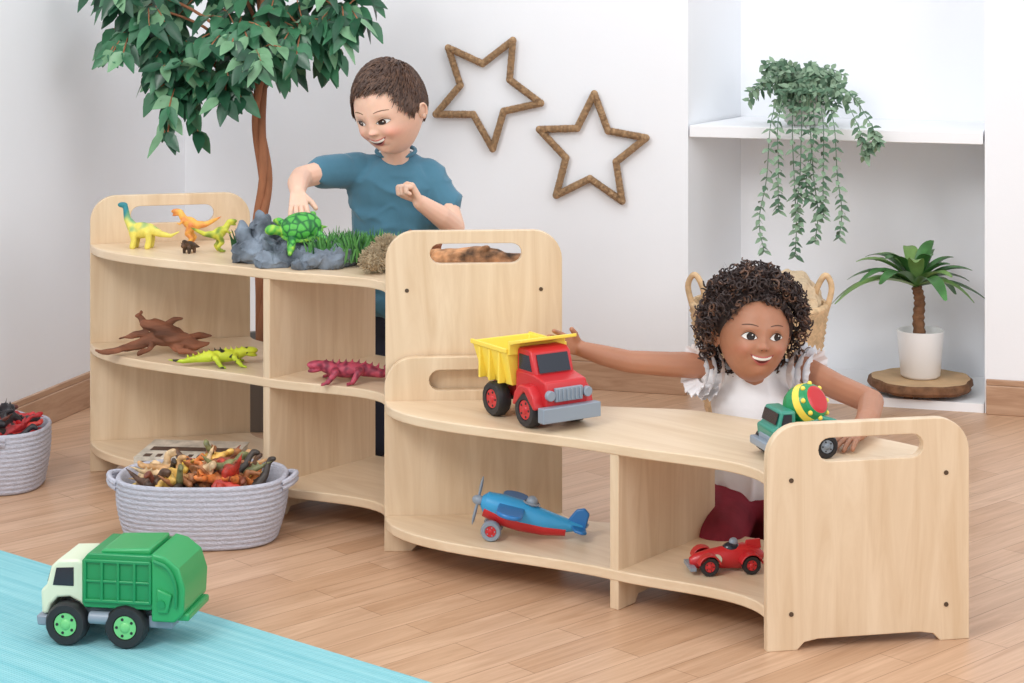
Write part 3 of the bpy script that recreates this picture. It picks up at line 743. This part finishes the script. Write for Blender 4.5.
# race car nose toward -x
rc=empty('toy_race_car',(.363,3.385,.0672),(0,0,radians(8)))
m=MB()
for x in (-.036,.036):
    for s in (-1,1): wheel(m,x,s*.026,.016,.014,1,0,s)
m.cyl((-.036,0,.016),(0,1,0),.003,.05,0); m.cyl((.036,0,.016),(0,1,0),.003,.05,0)
m.fin('wheels',[Bk,R_],parent=rc)
m=MB(); q=[(-.064,.006,.017),(-.055,.011,.018),(-.03,.014,.021),(0,.017,.023),(.03,.018,.024),(.055,.012,.024),(.064,.005,.024)]
m.tube([(x,0,z) for x,r,z in q],[r for x,r,z in q],18,ex=1.15)
for x in (-.036,.036):
    for s in (-1,1): m.prism([(x+.02*cos(radians(a)),.016+.02*sin(radians(a))) for a in range(10,171,20)]+[(x+.0175*cos(radians(a)),.016+.0175*sin(radians(a))) for a in range(170,9,-20)],s*.016,s*.036)
m.prism([(.03,.036),(.034,.05),(.058,.052),(.06,.036)],-.003,.003)
m.fin('body',[R_],parent=rc,bevel=.0015)
m=MB(); m.ell((.008,0,.036),(.017,.012,.012)); m.fin('cockpit',[Dk],parent=rc)
m=MB(); m.ell((.012,0,.047),(.008,.007,.008)); m.prism([(-.068,.008),(-.058,.008),(-.058,.014),(-.068,.014)],-.026,.026); m.fin('driver_bumper',[Gy],parent=rc)
m=MB(); m.cyl((-.02,-.0165,.024),(.1,1,0),.008,.003,0); m.fin('roundel',[Cr],parent=rc)

# ------------------------------------------------------------ people
WX=.745; S_=.03
def nf(z): return 1-.13*max(0,min(1,(-z+.05)/.95))
def G(x,z,cx,cz,a,sx,sz): return a*exp(-((x-cx)/sx)**2-((z-cz)/sz)**2)
def disp(x,z):
    X=abs(x); q=z; z=z-S_
    return (G(X,z,0,-.30,.135,.075,.065)+G(X,z,.070,-.32,.055,.042,.040)+G(X,z,0,-.18,.055,.06,.10)+G(X,z,0,-.02,.025,.06,.12)
      -G(X,z,.27,-.09,.070,.14,.09)+G(X,z,.25,.10,.022,.2,.07)+G(X,z,.27,-.085,.030,.10,.06)+G(X,z,.39,-.36,.085,.16,.14)
      -G(X,z,.20,-.42,.012,.05,.09)+G(X,z,0,-.52,.05,.18,.085)-G(X,z,.27,-.5,.02,.05,.09)-G(X,z,0,-.665,.025,.16,.035)+G(X,q,0,-.80,.07,.15,.10)+G(X,z,0,.42,.04,.4,.25))
def surf(x,z):
    q=1-(x/(WX*nf(z)))**2-z*z
    return -.86*sqrt(max(q,0.0))-disp(x,z)
def head(par,loc,rot,R,skin,lip,iris,eyeopen,gx,gz,browc,smile=1.0,cheek=(230,140,120)):
    hd=empty('head',loc,rot); hd.parent=par; hd.scale=(R,R,R)
    m=MB(); nu,nv=160,130; vs=[];fs=[]
    def pt(th,ph):
        z=cos(th); x=WX*nf(z)*sin(th)*sin(ph); y=-.86*sin(th)*cos(ph)
        if y<0:
            w=min(1,-y*3); y-=disp(x,z)*w
        else:
            y*=1.08
            if z<-.1: y*=1-.45*min(1,(-z-.1)/.7)
        return V((x,y,z))
    for j in range(nv+1):
        th=pi*j/nv
        for i in range(nu): vs.append(pt(th,2*pi*i/nu))
    for j in range(nv):
        for i in range(nu): fs.append((j*nu+i,(j+1)*nu+i,(j+1)*nu+(i+1)%nu,j*nu+(i+1)%nu))
    m.add(vs,fs)
    for s in (-1,1):
        m.M=Matrix.Translation((s*.75,.08,-.11))@Euler((.15,s*.25,s*-.35)).to_matrix().to_4x4()
        m.ell((0,0,0),(.045,.12,.18)); m.ell((s*.02,.02,-.15),(.04,.06,.07))
        m.tube([V((s*.04,.11*cos(a),.17*sin(a))) for a in [(-.9+3.6*k/14) for k in range(15)]],.028,8)
        m.M=None
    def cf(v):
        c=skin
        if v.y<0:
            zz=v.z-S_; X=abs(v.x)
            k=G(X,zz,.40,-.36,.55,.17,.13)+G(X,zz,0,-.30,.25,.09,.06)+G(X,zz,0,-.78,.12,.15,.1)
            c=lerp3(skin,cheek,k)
            d=G(X,zz,.27,-.08,.13,.16,.10)+G(X,zz,.09,-.36,.10,.05,.03)+G(X,zz,.0,-.67,.05,.15,.03)  # shading of eye sockets, nose sides and under-lip painted into skin colour
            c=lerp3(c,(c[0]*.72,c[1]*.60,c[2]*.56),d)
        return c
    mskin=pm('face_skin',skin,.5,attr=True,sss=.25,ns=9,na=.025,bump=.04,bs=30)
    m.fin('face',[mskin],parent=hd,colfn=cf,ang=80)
    p=MB()
    def strip(xs,top,bot,off,mi,nz_=5):
        vs=[];fs=[]
        for x in xs:
            for k in range(nz_+1):
                z=bot(x)+(top(x)-bot(x))*k/nz_
                vs.append((x,surf(x,z)-off,z))
        for i in range(len(xs)-1):
            for k in range(nz_): a=i*(nz_+1)+k; fs.append((a,a+1,a+nz_+2,a+nz_+1))
        p.add(vs,fs,mi)
    def lins(a,b_,n=18): return [a+(b_-a)*i/n for i in range(n+1)]
    hw=.150
    for s in (-1,1):
        ex=s*.285; ez=-.09+S_
        U=lambda x:(x-ex)/hw
        top=lambda x:ez+eyeopen*.104*(1-abs(U(x))**2.2)+.014*U(x)*s
        bot=lambda x:ez-.054*(1-abs(U(x))**2)+.014*U(x)*s
        strip(lins(ex-hw,ex+hw),top,bot,.010,0)
        ix,iz,ir=ex+gx,ez+gz+.014,.084
        def circ(r):
            return (lambda x:min(top(x),iz+sqrt(max(0,r*r-(x-ix)**2)))),(lambda x:max(bot(x),iz-sqrt(max(0,r*r-(x-ix)**2))))
        t_,b2=circ(ir); strip(lins(ix-ir,ix+ir,14),lambda x:max(t_(x),b2(x)),b2,.014,1)
        t2,b3=circ(.042); strip(lins(ix-.042,ix+.042,8),lambda x:max(t2(x),b3(x)),b3,.017,2)
        gl=.015; strip(lins(ix+.012,ix+.012+2*gl,5),lambda x:min(top(x)-.004,iz+.028+sqrt(max(0,gl*gl-(x-ix-.027)**2))),lambda x:min(top(x)-.006,iz+.028-sqrt(max(0,gl*gl-(x-ix-.027)**2))),.021,0)  # painted glint: small white dot over the iris
        cl_=lambda x:min(max(x,ex-hw),ex+hw)
        strip(lins(ex-hw*1.04,ex+hw*1.04),lambda x:top(cl_(x))+.011,lambda x:top(cl_(x))-.003,.018,2,2)
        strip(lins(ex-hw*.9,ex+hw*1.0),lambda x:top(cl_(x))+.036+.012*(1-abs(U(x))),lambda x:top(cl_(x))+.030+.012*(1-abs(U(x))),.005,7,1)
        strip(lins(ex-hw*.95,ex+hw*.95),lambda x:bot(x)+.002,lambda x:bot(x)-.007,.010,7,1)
        strip(lins(ex-.15,ex+.16),lambda x:.165+.036*(1-((x-ex+s*-.02)/.17)**2)+.009,lambda x:.165+.036*(1-((x-ex+s*-.02)/.17)**2)-.013*(1-((x-ex)/.2)**2),.006,6,2)
        strip(lins(s*.048-.020,s*.048+.020,6),lambda x:-.350+S_+.010*(1-((x-s*.048)/.022)**2),lambda x:-.350+S_-.009*(1-((x-s*.048)/.022)**2),.004,8,2)
    mw=.225*smile; mz=S_-.01
    tp=lambda x:-.490+mz+.075*(x/mw)**2; bt=lambda x:-.605+mz+.19*(x/mw)**2
    bt2=lambda x:min(bt(x),tp(x))
    strip(lins(-mw,mw,24),tp,bt2,.004,3,6)
    strip(lins(-mw*.80,mw*.80,20),lambda x:tp(x)-.006,lambda x:max(bt2(x)+.004,tp(x)-.055),.009,4,3)
    strip(lins(-mw*1.04,mw*1.04,24),lambda x:tp(x)+.026*(1-(x/mw/1.04)**2)+.003-.010*exp(-(x/.03)**2),lambda x:tp(x)-.004,.011,5,3)
    strip(lins(-mw*1.0,mw*1.0,24),lambda x:bt2(x)+.004,lambda x:bt2(x)-.044*(1-(x/mw)**2)-.003,.012,5,3)
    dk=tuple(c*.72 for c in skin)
    p.fin('facial_features',[pm('eye_white_glint',(232,229,226),.2),pm('iris',iris,.1),pm('lash',(34,24,22),.5),pm('mouth_inner',(104,36,38),.5),pm('teeth',(240,235,228),.25),pm('lip',lip,.38),pm('brow',browc,.8),pm('lid_crease',dk,.6),pm('nostril',tuple(c*.42 for c in skin),.7)],parent=hd,recalc=True,ang=80)
    return hd
def hand(mb,fg,wrist,d,n,side,curl,L_,spread=.1,mi=0):
    wrist=V(wrist); d=V(d).normalized(); n=V(n); n=(n-d*n.dot(d)).normalized(); lat=d.cross(n).normalized()*side; A_=d.cross(n).normalized()
    fac=[.86,1,.93,.74]
    for k in range(4):
        o=(1.5-k)
        kn=wrist+d*L_*(.47-.02*abs(o-.5))+lat*o*L_*.112
        mb.cap(wrist+lat*o*L_*.07,L_*.085,kn,L_*.068)
        p=kn; dd=(d+lat*o*spread).normalized(); P=[p-dd*L_*.05];Rr=[L_*.062]
        for q,(sl,sr) in enumerate(((.22,.060),(.15,.055),(.12,.046))):
            dd=Matrix.Rotation(radians(curl*(1 if q<2 else .8)),3,A_)@dd
            p=p+dd*sl*L_*fac[k]; P.append(p); Rr.append(L_*sr)
        for i in range(len(P)-1): fg.cap(P[i],Rr[i],P[i+1],Rr[i+1],12,mi)
    if curl>50:
        tb=wrist+d*L_*.14+lat*L_*.12+n*L_*.05; t1=tb+(d*.7+lat*.3+n*.6).normalized()*L_*.22; t2=t1+(d*.35-lat*.75+n*.35).normalized()*L_*.2
    else:
        tb=wrist+d*L_*.12+lat*L_*.13; td=(d*.65+lat*.75+n*.35).normalized(); t1=tb+td*L_*.24; t2=t1+(td+d*.5+n*.3).normalized()*L_*.18
    mb.cap(tb,L_*.09,t1,L_*.07); fg.cap(t1,L_*.068,t2,L_*.055,12,mi)
# ---- boy
boy=empty('boy')
bs=(230,188,165)
Ms_b=pm('boy_skin',bs,.5,ns=14,na=.04,sss=.2)
m=MB(); f=MB()
m.chain([(-.25,4.335,.60),(-.25,4.32,.66),(-.253,4.295,.72)],[.05,.032,.032])
m.chain([(-.370,4.315,.652),(-.445,4.235,.640),(-.447,4.175,.634),(-.441,4.115,.622)],[.027,.024,.0225,.016])
m.chain([(-.150,4.31,.60),(-.124,4.265,.530),(-.152,4.225,.560),(-.192,4.19,.592)],[.027,.024,.023,.0165])
hand(m,f,(-.440,4.110,.620),(.12,-.80,-.52),(.05,.35,-.85),1,14,.088)
hand(m,f,(-.195,4.188,.594),(-.50,-.10,.85),(-.75,-.45,-.45),-1,76,.094,.03)
blob(m,'skin',[Ms_b],.0025,5,extra=f,parent=boy)
M_tee=pm('teal_tshirt',(70,118,140),.9,ns=12,na=.10,bump=.5,bs=18,sheen=.2)
m=MB()
m.ell((-.255,4.325,.60),(.098,.064,.082)); m.ell((-.252,4.325,.53),(.098,.066,.11)); m.ell((-.25,4.33,.44),(.104,.071,.11)); m.cap((-.325,4.33,.648),.034,(-.185,4.33,.640),.034); m.ell((-.25,4.335,.662),(.055,.042,.03))
m.cap((-.335,4.325,.648),.038,(-.406,4.280,.646),.037); m.cap((-.178,4.33,.630),.038,(-.146,4.305,.578),.039)
m.ell((-.25,4.325,.36),(.105,.075,.04))
def fold(v,f1):
    a=noise.noise(f1)
    return (1-min(1,abs(a)*3.2))**2
def wr(v):
    f1=V((v.x*9+v.z*5,v.y*6,v.z*11-v.x*4)); f2=V((v.x*20-v.z*10,v.y*9,v.z*16+v.x*12+7))
    k=.0075*fold(v,f1)+.004*fold(v,f2)
    c=V((-.252,4.33,v.z)); d=(v-c); d.z=0
    d=d.normalized() if d.length>1e-5 else V((0,-1,0))
    return v+d*(k-.003)+V((0,0,-.3*k))
vs,fs=blobgeo(m,.004,8); o=MB(); o.add(vs,fs); o.v=[tuple(wr(V(v))) for v in o.v]
o.tube([V((-.251+.042*cos(a*pi/12),4.325+.036*sin(a*pi/12),.687+.010*sin(a*pi/12))) for a in range(25)],.0045,8)
o.fin('tshirt',[M_tee],parent=boy,ang=80,recalc=False)
M_nav=pm('navy_trousers',(38,42,58),.9,bump=.2,bs=40)
m=MB(); m.ell((-.25,4.34,.33),(.10,.075,.07))
for s in (-1,1): m.chain([(-.25+s*.048,4.34,.31),(-.25+s*.055,4.345,.06),(-.25+s*.055,4.56,.05)],[.062,.045,.034])
blob(m,'trousers',[M_nav],.005,5,parent=boy)
M_sk=pm('sock',(230,230,230),.8); m=MB()
for s in (-1,1): m.chain([(-.25+s*.055,4.57,.045),(-.25+s*.055,4.64,.03)],[.03,.024])
blob(m,'socks',[M_sk],.004,3,parent=boy)
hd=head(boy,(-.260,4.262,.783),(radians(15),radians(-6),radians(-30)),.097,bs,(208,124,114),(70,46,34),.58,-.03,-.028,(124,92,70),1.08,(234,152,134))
def hair_line(az):
    K=[(0,.56),(30,.56),(48,.46),(58,.20),(66,.0),(76,-.12),(84,-.0),(92,.14),(108,.08),(120,-.35),(180,-.55)]
    for i in range(len(K)-1):
        if K[i][0]<=az<=K[i+1][0]:
            t=(az-K[i][0])/(K[i+1][0]-K[i][0]); return K[i][1]+(K[i+1][1]-K[i][1])*t
    return -.62
def base(d):
    y=d.y*.87
    if y>0:
        y*=1.08
        if d.z<-.1: y*=1-.45*min(1,(-d.z-.1)/.7)
    return V((WX*nf(d.z)*d.x,y,d.z))
def hm(d):
    az=math.degrees(math.atan2(abs(d.x),-d.y)); h=hair_line(az); t=(d.z-h)/.10; return max(0,min(1,t))
M_hb=pm('boy_hair',(70,46,34),.5,ns=60,na=.35); M_hb2=pm('boy_hair_light',(96,66,47),.45)
m=MB(); nu,nv=100,70; vs=[];fs=[]
for j in range(nv+1):
    th=pi*j/nv
    for i in range(nu):
        ph=2*pi*i/nu; d=V((sin(th)*sin(ph),-sin(th)*cos(ph),cos(th))); k=hm(d)
        vs.append(base(d)*(.95+k*(.09+.06*max(0,d.z))))
for j in range(nv):
    for i in range(nu): fs.append((j*nu+i,(j+1)*nu+i,(j+1)*nu+(i+1)%nu,j*nu+(i+1)%nu))
m.add(vs,fs)
cnt=0
crown=V((.25,.45,.85)).normalized()
while cnt<3200:
    d=V((random.gauss(0,1),random.gauss(0,1),random.gauss(0,1))).normalized()
    if hm(d)<.10: continue
    cnt+=1
    cb=(d-crown); cb=(cb-d*cb.dot(d))
    if cb.length<.01: continue
    cb.normalize(); fr=max(0,-d.y)
    cb=cb*(1-.6*fr)+V((-.9,0,.15))*fr*max(0,d.z)+V((random.gauss(0,.20),random.gauss(0,.20),random.gauss(0,.20)))
    P=[];L_=random.uniform(.16,.30)*(1 if d.z>.1 else .5)
    for k in range(5):
        t=k/4; dd=(d+cb*L_*t).normalized()
        P.append(base(dd)*(1.03+.06*min(1,hm(d))*max(.3,d.z)+.050*sin(pi*t*.7)*max(.2,d.z)+random.uniform(0,.020)))
    m.tube(P,[.013,.016,.014,.009,.003],4,random.choice((0,0,1)))
m.fin('hair',[M_hb,M_hb2],parent=hd,ang=80,recalc=False)
# ---- girl
girl=empty('girl')
gs=(176,122,94)
Ms_g=pm('girl_skin',gs,.5,ns=14,na=.05,sss=.15)
m=MB(); f=MB()
m.chain([(.447,3.70,.27),(.445,3.69,.32),(.440,3.675,.36)],[.045,.030,.030])
m.chain([(.365,3.70,.350),(.29,3.69,.354),(.215,3.675,.362),(.165,3.665,.376),(.128,3.66,.388)],[.026,.0235,.021,.019,.0145])
m.chain([(.535,3.70,.345),(.59,3.63,.325),(.638,3.55,.316),(.615,3.46,.305),(.585,3.385,.300)],[.026,.024,.0225,.020,.015])
hand(m,f,(.126,3.66,.389),(-1,-.2,.35),(.1,-1,.0),1,16,.078)
hand(m,f,(.583,3.38,.300),(-.55,-.8,-.08),(-.1,.0,-1),-1,9,.076,.16)
blob(m,'skin',[Ms_g],.0025,5,extra=f,parent=girl)
M_wt=pm('white_blouse',(240,240,244),.85,bump=.3,bs=30,sheen=.1)
m=MB(); m.ell((.447,3.70,.28),(.080,.056,.07)); m.ell((.450,3.71,.18),(.088,.062,.12)); m.cap((.372,3.70,.336),.028,(.522,3.70,.334),.028); m.ell((.447,3.70,.338),(.05,.04,.02))
vs,fs=blobgeo(m,.004,7); o=MB(); o.add(vs,fs)
def gw(v):
    k=.006*fold(v,V((v.x*16,v.y*6,v.z*7)))
    return v+V((0,-1,0))*(k-.002)
o.v=[tuple(gw(V(v))) for v in o.v]
def frill(c,ax,r0,r1,L_,tiers=3):
    c=V(c);ax=V(ax).normalized(); u=ax.orthogonal().normalized(); w=ax.cross(u)
    for t_ in range(tiers):
        vs=[];fs=[];n=140;ns_=8; cc=c+ax*(.015*t_)
        for j in range(ns_):
            t=j/(ns_-1)
            for i in range(n):
                a=2*pi*i/n; r=(r0+(r1-r0)*t**.6)*(1-.08*t_)+t*(.0030*sin(12*a+t_*2)+.0014*sin(25*a+1))
                vs.append(cc+ax*(L_*t*(1-.35*t))+(u*cos(a)+w*sin(a))*r)
        for j in range(ns_-1):
            for i in range(n): fs.append((j*n+i,j*n+(i+1)%n,(j+1)*n+(i+1)%n,(j+1)*n+i))
        o.add(vs,fs)
frill((.378,3.685,.344),(-1,-.45,.10),.028,.054,.034); frill((.516,3.685,.342),(1,-.6,-.02),.028,.054,.034)
o.tube([V((.444+.037*cos(a*pi/12),3.69+.034*sin(a*pi/12),.348+.008*sin(a*pi/12))) for a in range(25)],.004,8)
o.fin('blouse',[M_wt],parent=girl,ang=80,recalc=False)
m=MB(); m.ell((.455,3.75,.10),(.105,.09,.085))
for s in (-1,1): m.chain([(.455+s*.05,3.72,.09),(.45+s*.075,3.6,.058),(.45+s*.075,3.80,.045)],[.06,.048,.04])
blob(m,'trousers',[pm('burgundy_trousers',(132,32,50),.85,ns=20,na=.2,bump=.5,bs=30)],.005,5,parent=girl)
m=MB()
for s in (-1,1): m.chain([(.45+s*.075,3.83,.035),(.45+s*.075,3.90,.025)],[.028,.02])
blob(m,'socks',[M_sk],.004,3,parent=girl)
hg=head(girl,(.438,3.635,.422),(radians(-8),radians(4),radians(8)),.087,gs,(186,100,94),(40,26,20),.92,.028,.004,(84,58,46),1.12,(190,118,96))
M_hg=pm('girl_hair',(52,36,33),.55,ns=30,na=.3); M_hg2=pm('girl_hair_highlight',(100,70,54),.5)
m=MB(); nu,nv=80,60; vs=[];fs=[]
def hmg(d):
    az=math.degrees(math.atan2(abs(d.x),-d.y)); K=[(0,.62),(30,.56),(55,.32),(75,.02),(100,-.35),(140,-.6),(180,-.7)]
    h=-.8
    for i in range(len(K)-1):
        if K[i][0]<=az<=K[i+1][0]:
            t=(az-K[i][0])/(K[i+1][0]-K[i][0]); h=K[i][1]+(K[i+1][1]-K[i][1])*t
    return max(0,min(1,(d.z-h)/.15))
for j in range(nv+1):
    th=pi*j/nv
    for i in range(nu):
        ph=2*pi*i/nu; d=V((sin(th)*sin(ph),-sin(th)*cos(ph),cos(th))); k=hmg(d)
        vs.append(base(d)*(.93+k*.18))
for j in range(nv):
    for i in range(nu): fs.append((j*nu+i,(j+1)*nu+i,(j+1)*nu+(i+1)%nu,j*nu+(i+1)%nu))
m.add(vs,fs)
cnt=0
while cnt<1150:
    d=V((random.gauss(0,1),random.gauss(0,1),random.gauss(0,1))).normalized()
    h_=hmg(d)
    if h_<.02: continue
    cnt+=1
    side_=abs(d.x); ro=1.09+random.uniform(0,.28)+.20*side_*(1 if d.z<.7 else .6)+.09*max(0,d.z)
    if -d.y>.5 and h_<.9: ro=random.uniform(1.06,1.16)
    p=base(d)*ro
    ax=(d*random.uniform(.3,1)+V((random.gauss(0,.6),random.gauss(0,.6),random.gauss(0,.4)-.3))).normalized()
    u=ax.orthogonal().normalized(); w=ax.cross(u); r=random.uniform(.05,.09); L_=random.uniform(.18,.34); tn_=random.uniform(1.1,2.0); P=[]
    if -d.y>.5 and h_<.9: r*=.75; L_*=.6
    for k in range(15):
        t=k/14; a=t*tn_*2*pi; P.append(p+ax*L_*(t-.5)+(u*cos(a)+w*sin(a))*r*(1-.3*t))
    th_=random.uniform(.8,1.5)
    m.tube(P,[(.011+.006*sin(pi*k/14))*th_ for k in range(15)],4,random.choice((0,0,0,1)))
for i in range(900):
    d=V((random.gauss(0,1),random.gauss(0,1),random.gauss(0,1))).normalized()
    if hmg(d)<.5: continue
    p=base(d)*(1.22+.20*abs(d.x)); q=(d+V((random.gauss(0,.5),random.gauss(0,.5),random.gauss(0,.5)))).normalized(); r=V((random.gauss(0,1),random.gauss(0,1),random.gauss(0,1)))*.05
    m.tube([p,p+q*.09+r,p+q*.16-r*.5,p+q*.22+r],[.004,.0035,.003,.0015],3,0)
m.fin('hair',[M_hg,M_hg2],parent=hg,ang=80,recalc=False)

# ------------------------------------------------------------ lighting
w=bpy.data.worlds.new('World'); scene.world=w; w.use_nodes=True
bg=w.node_tree.nodes['Background']; bg.inputs['Color'].default_value=(.945,.97,1,1); bg.inputs['Strength'].default_value=.90
def area(name,loc,tgt,size,e_,c=(1,1,1)):
    l=bpy.data.lights.new(name,'AREA'); l.shape='SQUARE'; l.size=size; l.energy=e_; l.color=c
    o=bpy.data.objects.new(name,l); col.objects.link(o); o.location=loc
    o.rotation_euler=(V(tgt)-V(loc)).to_track_quat('-Z','Y').to_euler()
area('key_softbox',(-1.6,1.2,2.6),(-.1,4.2,.3),1.1,50,(1,.99,.97))
area('fill_softbox',(2.2,1.6,2.0),(-.2,4.7,.5),1.6,28,(1,1,1))
area('background_softbox',(.1,3.7,2.5),(.1,5.2,.7),1.2,10,(.97,.98,1))
# ------------------------------------------------------------ camera
cam=bpy.data.cameras.new('camera'); co=bpy.data.objects.new('camera',cam); col.objects.link(co)
co.location=(0,0,1.1); co.rotation_euler=(pi/2,0,0)
cam.sensor_width=36; cam.lens=2000/1024*36; cam.shift_x=0; cam.shift_y=-381.5/1024; cam.clip_end=50
scene.camera=co
scene.view_settings.view_transform='Standard'
